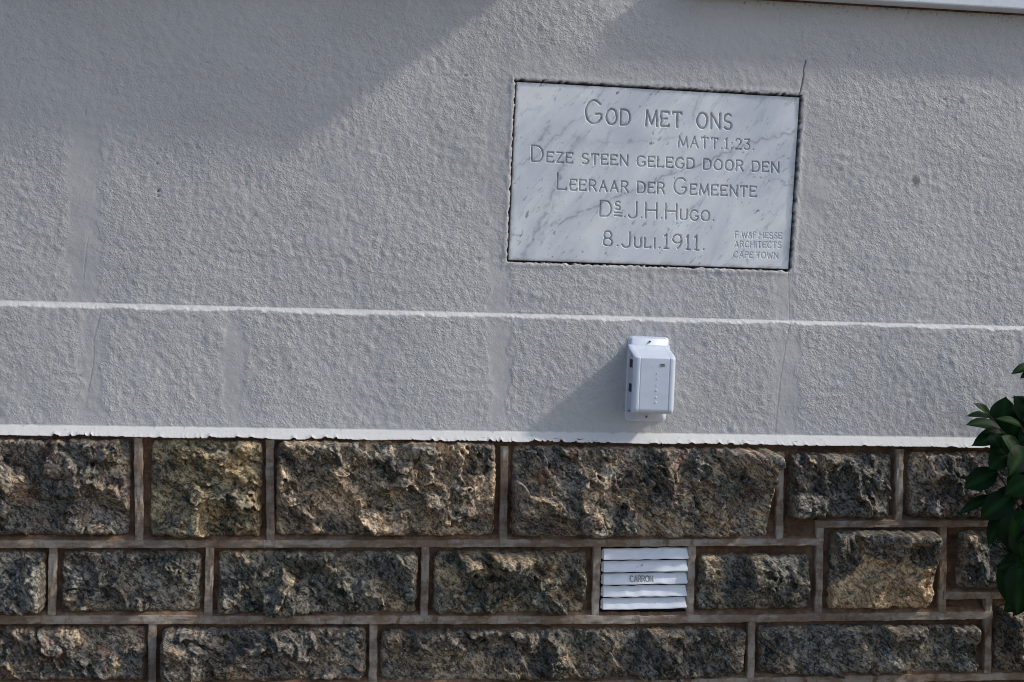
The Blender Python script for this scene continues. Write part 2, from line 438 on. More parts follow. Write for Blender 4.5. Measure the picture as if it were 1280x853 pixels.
# --- windows above the picture; the left one and its slab are added
def slab_box(x0, x1, proj, z0):
    bm = bmesh.new()
    box(bm, x0, x1, -proj, .06, z0, z0 + .075, .004, 2)
    o = bm_obj('sill_or_shade_slab', bm, SILL, building)
    bm = bmesh.new(); box(bm, x0 + .01, x1 - .01, -.004, .02, z0 - .0045, z0 + .002)
    bm_obj('mortar_line', bm, BED, o)
slab_box(P(858, -6)[0], 2.9, .058, Z_SILL)
slab_box(-1.05, P(752, -92)[0], .195, Z_SHADE_SLAB)  # unseen deep slab, added to cast the diagonal shadow at upper left
for wx, Z_WIN in ((W1, Z_WIN), (W_ADDED, Z_SHADE_SLAB + .085)):
    bm = bmesh.new()
    for (a, b, c_, d_) in ((wx[0], wx[0] + .06, Z_WIN, Z_WIN + 1.35), (wx[1] - .06, wx[1], Z_WIN, Z_WIN + 1.35), (wx[0] + .06, wx[1] - .06, Z_WIN, Z_WIN + .06),
                           (wx[0] + .06, wx[1] - .06, Z_WIN + 1.29, Z_WIN + 1.35), ((wx[0] + wx[1]) / 2 - .025, (wx[0] + wx[1]) / 2 + .025, Z_WIN + .06, Z_WIN + 1.29)):
        box(bm, a, b, .09, .15, c_, d_, .004, 1)
    wf = bm_obj('unseen_window', bm, SILL, building)
    bm = bmesh.new(); box(bm, wx[0] + .05, wx[1] - .05, .118, .124, Z_WIN + .05, Z_WIN + 1.30); bm_obj('pane', bm, GLASSY, wf)

# ------------------------------------------------------------------ stone plinth
BED_Y, BEAD_Y = -.021, -.038
gx2 = axis([(-3.2, 4.6, .06), (XL - .1, XR + .1, .006)]); gz2 = axis([(-.05, Z_BAND_B + .010, .05), (P(640, 860)[2], Z_BAND_B + .010, .006)])
gz2[-1] = Z_BAND_B + .010
X2, Z2 = np.meshgrid(gx2, gz2)
Y2 = BED_Y - (N(X2, Z2, .05, 30) * .0022 + N(X2, Z2, .02, 31) * .0010)
Y2 -= .007 * sstep(.016, .0, Z_BAND_B - Z2 + N(X2, 0 * X2, .05, 32) * .003)          # mortar packed under the band
grid_obj('mortar_bed', X2, Y2, Z2, BED, building)

def make_stone(x0, z0, x1, z1, seed, res=.0023, bulge=.017, tan=.35, pink=.1, tone=(1, 1, 1), tilt=None, ochre=None, fac=1.0):
    """one rock-faced block between two corners (metres)"""
    r = np.random.default_rng(seed)
    wd, ht = x1 - x0, z1 - z0
    nx, nz = max(8, int(wd / res)), max(8, int(ht / res))
    U, V = np.meshgrid(np.linspace(0, 1, nx), np.linspace(0, 1, nz))
    s = seed * 1.37
    e = lambda q, sd: N(q, q * 0 + s, .055, sd) * .0022 + N(q, q * 0 + s, .022, sd + 1) * .0011
    cr = lambda q, L: .0045 * (np.clip(1 - q * L / .022, 0, 1) ** 2 + np.clip(1 - (1 - q) * L / .022, 0, 1) ** 2)   # rounded corners
    xl = x0 - .002 + np.abs(e(V * ht, 40)) + cr(V, ht); xr = x1 + .002 - np.abs(e(V * ht, 42)) - cr(V, ht)
    zb = z0 - .002 + np.abs(e(U * wd, 44)) + cr(U, wd); zt = z1 + .002 - np.abs(e(U * wd, 46)) - cr(U, wd)
    Xs = xl + (xr - xl) * U; Zs = zb + (zt - zb) * V
    ed = np.minimum(np.minimum(U, 1 - U) * wd, np.minimum(V, 1 - V) * ht)
    # fracture facets at three sizes, edges running down to the right
    wx = Xs + N(Xs + s, Zs, .06, 50) * .006 + N(Xs + s, Zs, .018, 47) * .0022; wz = Zs + N(Xs + s, Zs, .06, 51) * .006 + N(Xs + s, Zs, .018, 48) * .0022
    th = math.radians(r.uniform(20, 60)); ca, sa = math.cos(th), math.sin(th)
    pa = (wx - x0) * ca - (wz - z0) * sa; pb = (wx - x0) * sa + (wz - z0) * ca
    H = np.zeros_like(Xs)
    for size, slope, off, sharp in ((.110, .40, .0060, .0034), (.050, .30, .0026, .0024), (.022, .19, .0009, .0016)):
        n = max(4, int(wd * ht / size ** 2 * 1.5))
        cx_ = x0 + r.random(n) * wd; cz_ = z0 + r.random(n) * ht
        sx = r.normal(0, slope, n); sz = r.normal(0, slope, n); oc = r.normal(0, off, n)
        qa = (cx_ - x0) * ca - (cz_ - z0) * sa; qb = (cx_ - x0) * sa + (cz_ - z0) * ca
        num = np.zeros_like(Xs); den = np.full_like(Xs, 1e-30)
        dm = np.full_like(Xs, 9.)
        for i in range(n): dm = np.minimum(dm, np.hypot((pa - qa[i]) * .62, (pb - qb[i]) * 1.3))
        for i in range(n):
            d = np.hypot((pa - qa[i]) * .62, (pb - qb[i]) * 1.3)
            msk = d - dm < sharp * 6
            k = np.where(msk, np.exp(-np.clip((d - dm) / (sharp * .5), 0, 12)), 0)
            num += k * (oc[i] + sx[i] * (Xs - cx_[i]) + sz[i] * (Zs - cz_[i])); den += k
        H += num / den
    H += .0016 * (.8 - np.abs(N(pa * .5 + s, pb, .045, 52))) + .0008 * (.8 - np.abs(N(pa * .6 + s, pb, .020, 53))) + .0005 * N(pa * .7 + s, pb, .011, 54) + .0004 * N(Xs + s, Zs, .0075, 49)
    H += .0018 * N(Xs + s, Zs, .10, 55)
    if tilt is not None: H += tilt[0] * (U - .5) * wd + tilt[1] * (V - .5) * ht
    rise = 1 - np.exp(-(ed / .0065) ** 1.1)
    hh = .006 + rise * (bulge + H * fac) - .004 * np.exp(-(ed / .004) ** 2)
    hh = np.maximum(hh, .004 + rise * .006)
    hh *= np.where(ed < 1e-6, -.5, 1)
    Ys = BED_Y - hh
    tn = np.clip(tan + .40 * N(Xs + s, Zs + .4 * Xs, .13, 56) + .18 * N(Xs, Zs, .04, 57), 0, 1)
    pk = np.clip(pink * 2.2 * (N(Xs + s * 2, Zs, .11, 58) - .3) + pink * .3, 0, 1)
    och = np.zeros_like(Xs)
    if ochre is not None: och = ochre(Xs, Zs)
    o = grid_obj('stone', Xs, Ys, Zs, STONE, building, dict(tan=tn, pink=pk, ochre=och, edge=sstep(.014, .0, ed) * .8), origin=((x0 + x1) / 2, BED_Y, (z0 + z1) / 2))
    o.color = (*tone, 1)
    return o
def pstone(u0, v0, u1, v1, seed, **kw):
    a, b = px(u0, v1, -.034), px(u1, v0, -.034)
    return make_stone(a[0], a[1], b[0], b[1], seed, **kw)

G = (1.0, 1.02, 1.0)
pstone(-70, 549, 164, 669, 101, tan=.30, pink=.35, tone=(.95, .95, .95), bulge=.023)
pstone(187, 551, 329, 671, 102, tan=.95, pink=.02, tone=(.98, .96, .78), bulge=.025, tilt=(.03, .05))
pstone(344, 553, 621, 670, 131, tan=.85, pink=.08, tone=(1.32, 1.26, 1.17), bulge=.027, tilt=(.0, .10), fac=1.25)
pstone(638, 560, 965, 672, 104, tan=.55, pink=.30, tone=(1.20, 1.19, 1.15), bulge=.026, fac=1.15)
pstone(984, 567, 1116, 648, 105, tan=.12, pink=.02, tone=(1.02, 1.03, 1.02))
pstone(1134, 566, 1266, 648, 106, tan=.35, pink=.06, tone=(1, 1, 1))
pstone(1284, 566, 1440, 648, 107)
pstone(-90, 689, 58, 767, 108, tan=.15, pink=.02, tone=(.92, .95, .94))
pstone(76, 689, 253, 766, 109, tan=.18, pink=.10, tone=(.95, .97, .96), bulge=.017)
pstone(271, 689, 523, 769, 110, tan=.22, pink=.04, tone=(.98, 1.0, .96), bulge=.017)
pstone(541, 689, 734, 768, 111, tan=.38, pink=.03, tone=(1.0, 1.0, .92), bulge=.017)
pstone(871, 693, 1014, 763, 112, tan=.20, pink=.02, tone=(1.0, 1.02, .97), bulge=.019)
_oa, _ob = px(1100, 735, -.05), px(1100, 700, -.05)
OCH = [px(u, v, -.05) for u, v in ((1040, 732), (1062, 724), (1085, 697), (1120, 706), (1160, 705), (1172, 770), (1030, 770))]
def ochre_patch(Xs, Zs):
    ins = np.zeros(Xs.shape, bool); n = len(OCH)
    xw = Xs + N(Xs, Zs, .025, 60) * .003; zw = Zs + N(Xs, Zs, .025, 61) * .003
    for i in range(n):
        (xa, za), (xb, zb) = OCH[i], OCH[(i + 1) % n]
        c_ = (za > zw) != (zb > zw)
        ins ^= c_ & (xw < (xb - xa) * (zw - za) / (zb - za + 1e-12) + xa)
    return ins * .95
pstone(1035, 663, 1170, 762, 113, tan=.25, pink=.0, tone=(1.15, 1.14, 1.1), bulge=.021, tilt=(0, .06), ochre=ochre_patch)
pstone(1196, 664, 1278, 736, 114, tan=.10, pink=.0, tone=(.98, 1.02, 1.03), bulge=.019)
pstone(-80, 783, 183, 853, 115, tan=.30, pink=.75, tone=(.98, .97, .96), bulge=.019)
pstone(200, 783, 459, 854, 116, tan=.30, pink=.05, tone=(1, 1, 1), bulge=.019)
pstone(475, 784, 932, 853, 117, tan=.42, pink=.05, tone=(1, .99, .96), bulge=.022, fac=1.15)
pstone(946, 781, 1224, 844, 118, tan=.25, pink=.0, tone=(1.02, 1.03, 1.02), bulge=.021, tilt=(0, .08))
pstone(1243, 757, 1330, 842, 119, tan=.30, pink=.0, tone=(.95, .92, .88))

def bead(u0, v0, u1, v1, wpx, depth=BEAD_Y, metres=False, seed=[0]):
    """raised ribbon of mortar along a joint, from pixel to pixel of its centre line"""
    seed[0] += 1; s = seed[0] * 3.1
    a, b = ((u0, v0), (u1, v1)) if metres else (px(u0, v0, depth), px(u1, v1, depth))
    L = math.hypot(b[0] - a[0], b[1] - a[1]); w = wpx if metres else wpx * .00203
    hor = abs(b[0] - a[0]) > abs(b[1] - a[1])
    if not hor: depth = depth + .0022
    n = max(4, int(L / (.010 if not metres else .06)))
    t = np.linspace(0, 1, n)
    rows = [(-.5, BED_Y + .006), (-.49, depth + .003), (-.42, depth), (-.15, depth - .0006), (.15, depth - .0005), (.42, depth), (.49, depth + .003), (.5, BED_Y + .006)]
    if hor: rows = rows[:-1] + [(.50, depth + .004), (.72, depth + .0085), (1.05, BED_Y + .002), (1.25, BED_Y + .009)]
    else: rows = [(-q, y) for q, y in rows]
    Xs, Ys, Zs = [], [], []
    for q, y in rows:
        side = (N(t * L + s, t * 0 + (3 if q < 0 else 7), .05, 70) * .0005 + N(t * L + s, t * 0 + (2 if q < 0 else 9), .016, 71) * .0003) * min(1, abs(q) * 2)
        off = q * w + side * np.sign(q)
        yy = y + N(t * L + s, t * 0 + q, .06, 72) * .0007
        if hor: Xs.append(a[0] + (b[0] - a[0]) * t); Zs.append(a[1] + (b[1] - a[1]) * t + off)
        else: Xs.append(a[0] + (b[0] - a[0]) * t + off); Zs.append(a[1] + (b[1] - a[1]) * t)
        Ys.append(yy)
    Xs, Ys, Zs = np.array(Xs), np.array(Ys), np.array(Zs)
    if not hor:                                     # keep rows going up / columns right so that faces look out
        Xs, Ys, Zs = Xs[::-1].T, Ys[::-1].T, Zs[::-1].T
        if a[1] > b[1]: Xs, Ys, Zs = Xs[::-1], Ys[::-1], Zs[::-1]
    c_ = ((a[0] + b[0]) / 2, BED_Y, (a[1] + b[1]) / 2)
    dust = np.zeros_like(Xs)
    if hor: dust[7:] = 1; dust[6] = .35
    o = grid_obj('mortar_ribbon', Xs, Ys, Zs, BEAD, building, dict(dust=dust), smooth=False, origin=c_)
    return o
# horizontal ribbons
bead(-120, 680.5, 330, 680.3, 10.5); bead(330, 680.3, 800, 679, 10.5); bead(800, 679, 1029, 677.8, 10)
bead(1022, 655.5, 1400, 654, 10)
bead(-120, 775, 400, 775.2, 11.5); bead(400, 775.2, 800, 775.2, 11.5); bead(800, 775.2, 1241, 769.5, 11)
bead(1180, 744.8, 1400, 743.5, 11)
bead(-120, 862, 600, 859, 11); bead(600, 859, 1400, 843, 11)
# vertical ribbons
for u, va, vb, ub in ((172, 548, 678, 174), (337, 550, 678, 338), (631, 558, 678, 629), (976, 565, 677, 975), (1126, 562, 655, 1124), (1275, 562, 655, 1274),
                      (66, 683, 772, 64), (262, 683, 772, 260), (532, 683, 772, 530), (747, 682, 772, 744), (865.5, 681, 772, 862.5), (1026, 651, 772, 1023.5),
                      (1180, 657, 769, 1178.5), (190.5, 778, 860, 190), (467, 778, 860, 466), (940, 776, 850, 939), (1237, 742, 846, 1235)):
    bead(u, va, ub, vb, 10.5)

# blocks that go on outside the picture, left, right and down to the ground
rows_z = [(px(640, 668, -.034)[1], px(640, 557, -.034)[1]), (px(640, 767, -.034)[1], px(640, 690, -.034)[1]), (px(640, 852, -.034)[1], px(640, 784, -.034)[1])]
zc = rows_z[-1][0] - .026
while zc > .12:
    rows_z.append((max(.0, zc - .21), zc)); zc -= .236
sd = 300
for k, (za, zb) in enumerate(rows_z):
    left_end = [px(-82, 600, -.034)[0], px(-102, 600, -.034)[0], px(-92, 600, -.034)[0]][k] if k < 3 else 4.0
    x = left_end; stop = -2.6
    while x > stop:
        wdt = random.uniform(.26, .62); sd += 1
        make_stone(x - wdt, za, x - .004, zb, sd, res=.010, tan=random.uniform(.1, .6), pink=random.choice((0, 0, .2)))
        bead(x - wdt - .012, za - .012, x - wdt - .012, zb + .010, .022, metres=True)
        x -= wdt + .024
    if k < 3:
        x = [px(1452, 600, -.034)[0], px(1290, 690, -.034)[0], px(1342, 800, -.034)[0]][k]
        while x < 3.9:
            wdt = random.uniform(.26, .62); sd += 1
            make_stone(x, za, x + wdt, zb, sd, res=.010, tan=random.uniform(.1, .6), pink=random.choice((0, 0, .2)))
            bead(x + wdt + .012, za - .012, x + wdt + .012, zb + .010, .022, metres=True)
            x += wdt + .024
    for (xa, xb) in (((-2.9, px(-118, 700, -.034)[0]), (px(1398, 700, -.034)[0], 4.1)) if k < 3 else ((-2.9, 4.1),)):
        if za > .02: bead(xa, za - .013, xb, za - .013, .022, metres=True)

# ------------------------------------------------------------------ lettering (stroke alphabet)
def arc(cx, cy, rx, ry, a0, a1, n=14):
    return [(cx + rx * math.cos(math.radians(a0 + (a1 - a0) * i / n)), cy + ry * math.sin(math.radians(a0 + (a1 - a0) * i / n))) for i in range(n + 1)]
GL = {
 'A': (.74, [[(0, 0), (.37, 1), (.74, 0)], [(.13, .34), (.61, .34)]]),
 'C': (.74, [arc(.40, .5, .40, .5, 42, 318, 18)]),
 'D': (.72, [[(0, 0), (0, 1), (.28, 1)] + arc(.28, .5, .44, .5, 90, -90, 14) + [(0, 0)]]),
 'E': (.60, [[(.60, .97), (0, .97), (0, .03), (.60, .03)], [(0, .52), (.46, .52)], [(.60, .97), (.60, .86)], [(.60, .03), (.60, .14)]]),
 'F': (.56, [[(.56, 1), (0, 1), (0, 0)], [(0, .52), (.44, .52)]]),
 'G': (.80, [arc(.42, .5, .42, .5, 42, 335, 20), [(.50, .42), (.80, .42)], [(.80, .42), (.80, .22)]]),
 'H': (.70, [[(0, 0), (0, 1)], [(.70, 0), (.70, 1)], [(0, .52), (.70, .52)]]),
 'I': (.08, [[(.04, 0), (.04, 1)]]),
 'J': (.48, [[(.48, 1), (.48, .22)] + arc(.22, .22, .26, .26, 0, -165, 10)]),
 'K': (.66, [[(0, 0), (0, 1)], [(.62, 1), (0, .4)], [(.22, .6), (.66, 0)]]),
 'L': (.56, [[(0, 1), (0, .03), (.56, .03)], [(.56, .03), (.56, .14)]]),
 'M': (.88, [[(0, 0), (.08, 1), (.44, .12), (.80, 1), (.88, 0)]]),
 'N': (.70, [[(0, 0), (0, 1), (.70, 0), (.70, 1)]]),
 'O': (.80, [arc(.40, .5, .40, .5, 0, 360, 24)]),
 'P': (.60, [[(0, 0), (0, 1), (.32, 1)] + arc(.32, .73, .28, .27, 90, -90, 10) + [(0, .46)]]),
 'R': (.66, [[(0, 0), (0, 1), (.34, 1)] + arc(.34, .75, .27, .25, 90, -90, 10) + [(0, .5)], [(.34, .5), (.66, 0)]]),
 'S': (.60, [arc(.30, .745, .27, .255, 35, 270, 12) + arc(.30, .245, .30, .245, 90, -145, 12)]),
 'T': (.66, [[(0, .97), (.66, .97)], [(.33, .97), (.33, 0)], [(0, .97), (0, .86)], [(.66, .97), (.66, .86)]]),
 'U': (.66, [[(0, 1), (0, .3)] + arc(.33, .3, .33, .3, 180, 360, 12) + [(.66, 1)]]),
 'W': (1.0, [[(0, 1), (.25, 0), (.5, .85), (.75, 0), (1, 1)]]),
 'Z': (.62, [[(.02, .97), (.60, .97), (0, .03), (.62, .03)]]),
 '&': (.66, [[(.66, .0), (.16, .72)] + arc(.30, .8, .17, .18, 200, -20, 10) + [(.05, .35)] + arc(.26, .22, .24, .22, 150, 350, 10) + [(.62, .45)]]),
 '1': (.26, [[(.0, .84), (.13, 1), (.13, 0)], [(.0, .02), (.26, .02)]]),
 '2': (.56, [arc(.28, .72, .27, .28, 165, -30, 12) + [(0, .03), (.56, .03)]]),
 '3': (.56, [[(.02, .97), (.54, .97), (.24, .58)] + arc(.26, .30, .29, .29, 85, -150, 12)]),
 '8': (.58, [arc(.29, .74, .24, .25, 0, 360, 16), arc(.29, .25, .29, .25, 0, 360, 18)]),
 '9': (.58, [arc(.29, .70, .28, .29, 0, 360, 18), [(.57, .70)] + arc(.15, .62, .42, .6, 5, -70, 10)]),
 '.': (.08, [[(.04, .04), (.05, .05)]]),
 ':': (.08, [[(.04, .10), (.05, .11)], [(.04, .58), (.05, .59)]]),
}
def layout(text, gap=.30, space=.55):
    """text in mixed case: capitals full height, lower case as small capitals (0.66). -> strokes, width"""
    x = 0; out = []
    for i, ch in enumerate(text):
        if ch == ' ': x += space; continue
        if ch == '^':                                   # raised S with two rules under it
            k = .52; out += [[(x + a * k, .46 + b * k) for a, b in s] for s in GL['S'][1]]
            out += [[(x - .05, .26), (x + .40, .26)], [(x - .05, .08), (x + .40, .08)]]
            x += .60 * k + gap; continue
        k = .66 if ch.islower() else 1.0
        wd, st = GL[ch.upper()]
        out += [[(x + a * k, b * k) for a, b in s] for s in st]
        x += wd * k + gap * (.8 if k < 1 else 1)
    return out, x - gap

# ------------------------------------------------------------------ marble plaque
plq = np.array(PQ)
res = .00112
nx = int((x1q - x0q) / res); nz = int((z1q - z0q) / res)
U, V = np.meshgrid(np.linspace(0, 1, nx), np.linspace(0, 1, nz))
bl, br, tr, tl = [np.array(p) for p in PQ]
XZ = ((1 - U) * (1 - V))[..., None] * bl + (U * (1 - V))[..., None] * br + (U * V)[..., None] * tr + ((1 - U) * V)[..., None] * tl
Xq, Zq = XZ[..., 0], XZ[..., 1]
cut = np.zeros_like(Xq); cut_tone = np.zeros_like(Xq)
def carve(text, pa, pb, hpx, hw, depth, gap=.30, space=.55):
    a = np.array(px(*pa, PLQ_Y)); b = np.array(px(*pb, PLQ_Y))
    st, wd = layout(text, gap, space)
    ex = (b - a) / wd; hgt = hpx * .00206; ez = np.array([-.02, 1.0]) * hgt
    for s in st:
        pts = [a + ex * p[0] + ez * p[1] for p in s]
        lo = np.min(pts, 0) - .006; hi = np.max(pts, 0) + .006
        i0 = max(0, int((lo[0] - x0q) / (x1q - x0q) * nx) - 14); i1 = min(nx, int((hi[0] - x0q) / (x1q - x0q) * nx) + 16)
        j0 = max(0, int((lo[1] - z0q) / (z1q - z0q) * nz) - 14); j1 = min(nz, int((hi[1] - z0q) / (z1q - z0q) * nz) + 16)
        sl_ = np.s_[j0:j1, i0:i1]
        d = seg_dist(Xq[sl_] + N(Xq[sl_], Zq[sl_], .02, 80) * .0003, Zq[sl_] + N(Xq[sl_], Zq[sl_], .02, 81) * .0003, pts)
        cut[sl_] = np.maximum(cut[sl_], 1.35 * depth * np.clip(1.25 * (1 - d / hw), 0, 1))
        cut_tone[sl_] = np.maximum(cut_tone[sl_], np.clip((hw * .62 - d) / (hw * .30), 0, 1) * min(1, hw / .0024))
carve('God met ons', (732, 154.5), (913, 162), 29, .0034, .0034, .27, .62)
carve('MATT.1:23.', (848, 184), (942, 188), 13.5, .0022, .0022, .34)
carve('Deze steen gelegd door den', (664.5, 202), (972, 216), 19.5, .0025, .0026, .27, .42)
carve('Leeraar der Gemeente', (696.5, 237.5), (944, 246.5), 20.5, .0025, .0026, .27, .42)
carve('D^.J.H.Hugo.', (750, 270.5), (892, 276.8), 19.5, .0025, .0026, .26, .3)
carve('8.Juli.1911.', (754, 307.5), (880, 313.4), 18.5, .0027, .0028, .30, .3)
carve('F.W&F.HESSE', (919, 297.6), (977, 298.8), 7.6, .0014, .0013, .30, .3)
carve('ARCHITECTS', (918, 309.2), (976, 310.3), 7.6, .0014, .0013, .30, .3)
carve('CAPE TOWN', (917, 322.2), (972, 323.6), 7.6, .0014, .0013, .30, .3)
vein = np.zeros_like(Xq)
for pts, wd, am in ((((690, 282), (722, 268), (750, 256), (770, 246), (800, 236), (835, 218), (870, 208), (905, 192), (925, 184), (945, 177), (992, 165)), .0030, .75),
                    (((654, 322), (664, 300), (680, 268), (692, 240), (700, 215), (712, 190), (724, 172)), .0060, .60),
                    (((638, 214), (650, 205), (668, 198), (684, 180), (702, 165), (718, 150)), .0030, .55),
                    (((668, 180), (680, 170), (686, 157)), .0040, .75), (((745, 178), (770, 180), (800, 176), (850, 172)), .0035, .35),
                    (((962, 221), (975, 226), (990, 232)), .0022, .6), (((638, 292), (650, 295)), .0020, .7), (((742, 130), (752, 115), (758, 106)), .0030, .5),
                    (((675, 300), (690, 262), (702, 228)), .0080, .35), (((865, 150), (870, 130), (876, 117)), .0045, .5), (((650, 140), (676, 134)), .002, .35)):
    pp = [px(*p, PLQ_Y) for p in pts]
    d = seg_dist(Xq + N(Xq, Zq, .03, 82) * .0022, Zq + N(Xq, Zq, .03, 83) * .0022, pp)
    vein = np.maximum(vein, am * np.exp(-(d / wd) ** 2)); vein = np.maximum(vein, am * .35 * np.exp(-(d / (wd * 3)) ** 2))
qd = plaque_dist(Xq, Zq)
Yq = PLQ_Y + cut + N(Xq, Zq, .15, 84) * .00025
Yq += .0022 * np.exp(-np.maximum(qd, 0) / .0016)
Yq[0, :] = Yq[-1, :] = .028; Yq[:, 0] = Yq[:, -1] = .028
plaque = grid_obj('marble_plaque', Xq, Yq, Zq, MARBLE, None, dict(vein=vein, edge=sstep(.014, 0, qd), cut_tone=cut_tone), origin=((x0q + x1q) / 2, 0, z0q))
tag(plaque, 'veined white marble foundation stone with carved lettering set into the plaster', 'plaque')

# ------------------------------------------------------------------ air vent
v00, v10 = px(751.5, 765, -.03), px(858.5, 764, -.03); v01, v11 = px(752, 687, -.03), px(860.5, 687, -.03)
VX0, VX1, VZ0, VZ1 = (v00[0] + v01[0]) / 2, (v10[0] + v11[0]) / 2, (v00[1] + v10[1]) / 2, (v01[1] + v11[1]) / 2
vent = empty('air_vent', ((VX0 + VX1) / 2, BED_Y, VZ0))
tag(vent, 'white metal air vent with five louvres among the dark stones', 'air vent')
vw = VX1 - VX0; vh = VZ1 - VZ0
bm = bmesh.new(); box(bm, -vw / 2 - .004, vw / 2 + .004, -.0055, .006, -.004, vh + .004); bm_obj('back_plate', bm, VENT_DARK, vent)
pitch = vh / 5
for k in range(5):
    zt = vh + .0016 - k * pitch; zb = zt - pitch + .0052
    nxs = 44
    t = np.linspace(-1, 1, nxs)
    prof = [(.004, zb + .004), (-.0175, zb - .0006), (-.0205, zb + .0012), (-.0200, zb + .0035), (-.0145, zb + (zt - zb) * .5), (-.0095, zt - .003), (-.0075, zt), (.004, zt + .0005)]
    wid = vw / 2 + .0022 - .0004 * k
    Xs = []; Ys = []; Zs = []
    for q, (y, z) in enumerate(prof):
        end = np.clip((np.abs(t) - .965) / .035, 0, 1) ** 2
        xx = t * wid * (1 if 1 <= q <= 3 else .992)
        Xs.append(xx); Ys.append(np.where(y < 0, y * (1 - .45 * end), y) + N(xx + k, xx * 0 + q, .04, 85) * .0004)
        Zs.append(np.full(nxs, z) + (.0030 * (t + 1) * .5) + N(xx + k * 3, xx * 0, .05, 86) * .0005 + (.003 * end * (1 if q < 4 else -1)))
    Xs, Ys, Zs = np.array(Xs), np.array(Ys), np.array(Zs)
    Xs = np.hstack([Xs[:, :1], Xs, Xs[:, -1:]]); Zs = np.hstack([Zs[:, :1], Zs, Zs[:, -1:]]); Ys = np.hstack([Ys[:, :1] * 0 + .004, Ys, Ys[:, -1:] * 0 + .004])
    sl_o = grid_obj('slat', Xs, Ys, Zs, VENT, vent, smooth=False)
    if k == 2:
        st, wd = layout('CARRON', .22)
        bm = bmesh.new(); ls = .0600 / wd; lh = .0155
        zc_ = (zb + zt) / 2 - lh / 2 + .0012; ang = math.atan2(.0105, zt - zb - .003)
        T = Matrix.Translation((-.010, -.0146, zc_ + lh / 2)) @ Matrix.Rotation(-ang, 4, 'X')
        for s in st:
            for (xa, za), (xb, zb_) in zip(s[:-1], s[1:]):
                p, q = Vector((xa * ls - .030, 0, (za - .5) * lh)), Vector((xb * ls - .030, 0, (zb_ - .5) * lh))
                if (q - p).length < 1e-5: continue
                mid = (p + q) / 2; dr = q - p
                RM = T @ Matrix.Translation(mid) @ Matrix.Rotation(-math.atan2(dr.z, dr.x), 4, 'Y')
                Lh = dr.length / 2 + .0004
                box(bm, -Lh, Lh, -.0019, .001, -.0011, .0011, mat=RM)
        bm_obj('lettering', bm, mat_plain('worn_letter_enamel', (.34, .34, .35), .6), sl_o)

# ------------------------------------------------------------------ white wall box
bt, bb = px(811, 421, -.012), px(806.3, 527, -.012)
rot_y = math.atan2(bt[0] - bb[0], bt[1] - bb[1]) 
BH = math.hypot(bt[0] - bb[0], bt[1] - bb[1]); BW = .1095
nb = empty('network_box', (bb[0], -COURSE_D + .0015, bb[1]))
nb.rotation_euler = (0, rot_y, 0)
tag(nb, 'white plastic equipment box screwed to the wall below the marble plaque', 'equipment box')
BDEP = .084
zc1 = BH * (1 - (439 - 421) / 106.0) ; zc0 = BH * (527 - 514) / 106.0
# back plate with rounded corners
bm = bmesh.new()
rr = .013; pts = []
for (cx_, cz_, a0) in ((BW / 2 - rr, BH - rr, 0), (-BW / 2 + rr, BH - rr, 90), (-BW / 2 + rr, rr, 180), (BW / 2 - rr, rr, 270)):
    pts += arc(cx_, cz_, rr, rr, a0, a0 + 90, 6)
f0 = bm.faces.new([bm.verts.new((x, 0, z)) for x, z in pts])
ex = bmesh.ops.extrude_face_region(bm, geom=[f0])
vs = [g for g in ex['geom'] if isinstance(g, bmesh.types.BMVert)]
bmesh.ops.translate(bm, verts=vs, vec=(0, -.0075, 0))
top = [e for e in bm.edges if all(abs(v.co.y + .0075) < 1e-6 for v in e.verts)]
bmesh.ops.bevel(bm, geom=top, offset=.0045, segments=3, affect='EDGES')
bmesh.ops.recalc_face_normals(bm, faces=bm.faces[:])
bm_obj('back_plate', bm, PLASTIC, nb, True)
# cover: lofted front with S-shaped shoulder, rounded sides and two grooves
xs = np.linspace(-BW / 2, BW / 2, 121); zs = np.concatenate([np.linspace(zc0, zc0 + .014, 16), np.linspace(zc0 + .016, zc1 - .024, 40), np.linspace(zc1 - .0235, zc1 + .016, 44)])
Xc, Zc = np.meshgrid(xs, zs)
prof = .0076 + (BDEP - .0076) * sstep(zc1 + .016, zc1 - .016, Zc)
rb = .013; zz = np.clip(rb - (Zc - zc0), 0, rb); prof = prof - (rb - np.sqrt(np.maximum(0, rb * rb - zz * zz))) * .9
rs = .011; xx = np.clip(np.abs(Xc) - (BW / 2 - rs), 0, rs)
side = (rs - np.sqrt(np.maximum(0, rs * rs - xx * xx)))
scale = np.clip((prof - .0076) / .012, 0, 1)
dep = prof - side * scale
for gxx in (-BW / 2 + .0165, BW / 2 - .0165):
    dep -= .0014 * np.exp(-((Xc - gxx) / .0011) ** 2) * scale
panel = sstep(BW / 2 - .0165, BW / 2 - .018, np.abs(Xc)); dep -= .0008 * panel * scale
back = np.maximum(.0040, dep - .006)
Xf = np.hstack([Xc[:, :1] + .0025, Xc[:, :1], Xc, Xc[:, -1:], Xc[:, -1:] - .0025])
Zf = np.hstack([Zc[:, :1], Zc[:, :1], Zc, Zc[:, -1:], Zc[:, -1:]])
Df = np.hstack([back[:, :1], back[:, :1], dep, back[:, -1:], back[:, -1:]])
Xf = np.vstack([Xf[:1], Xf]); Zf = np.vstack([Zf[:1] + .0015, Zf]); Df = np.vstack([Df[:1] * 0 + .006, Df])
cover = grid_obj('cover', Xf, -Df, Zf, PLASTIC, nb)
bm = bmesh.new(); box(bm, -BW / 2 + .003, BW / 2 - .003, -(BDEP - .010), -.004, zc0 + .003, zc1 - .014, .002, 1)
body = bm_obj('side_panel', bm, PLASTIC_SIDE, nb)
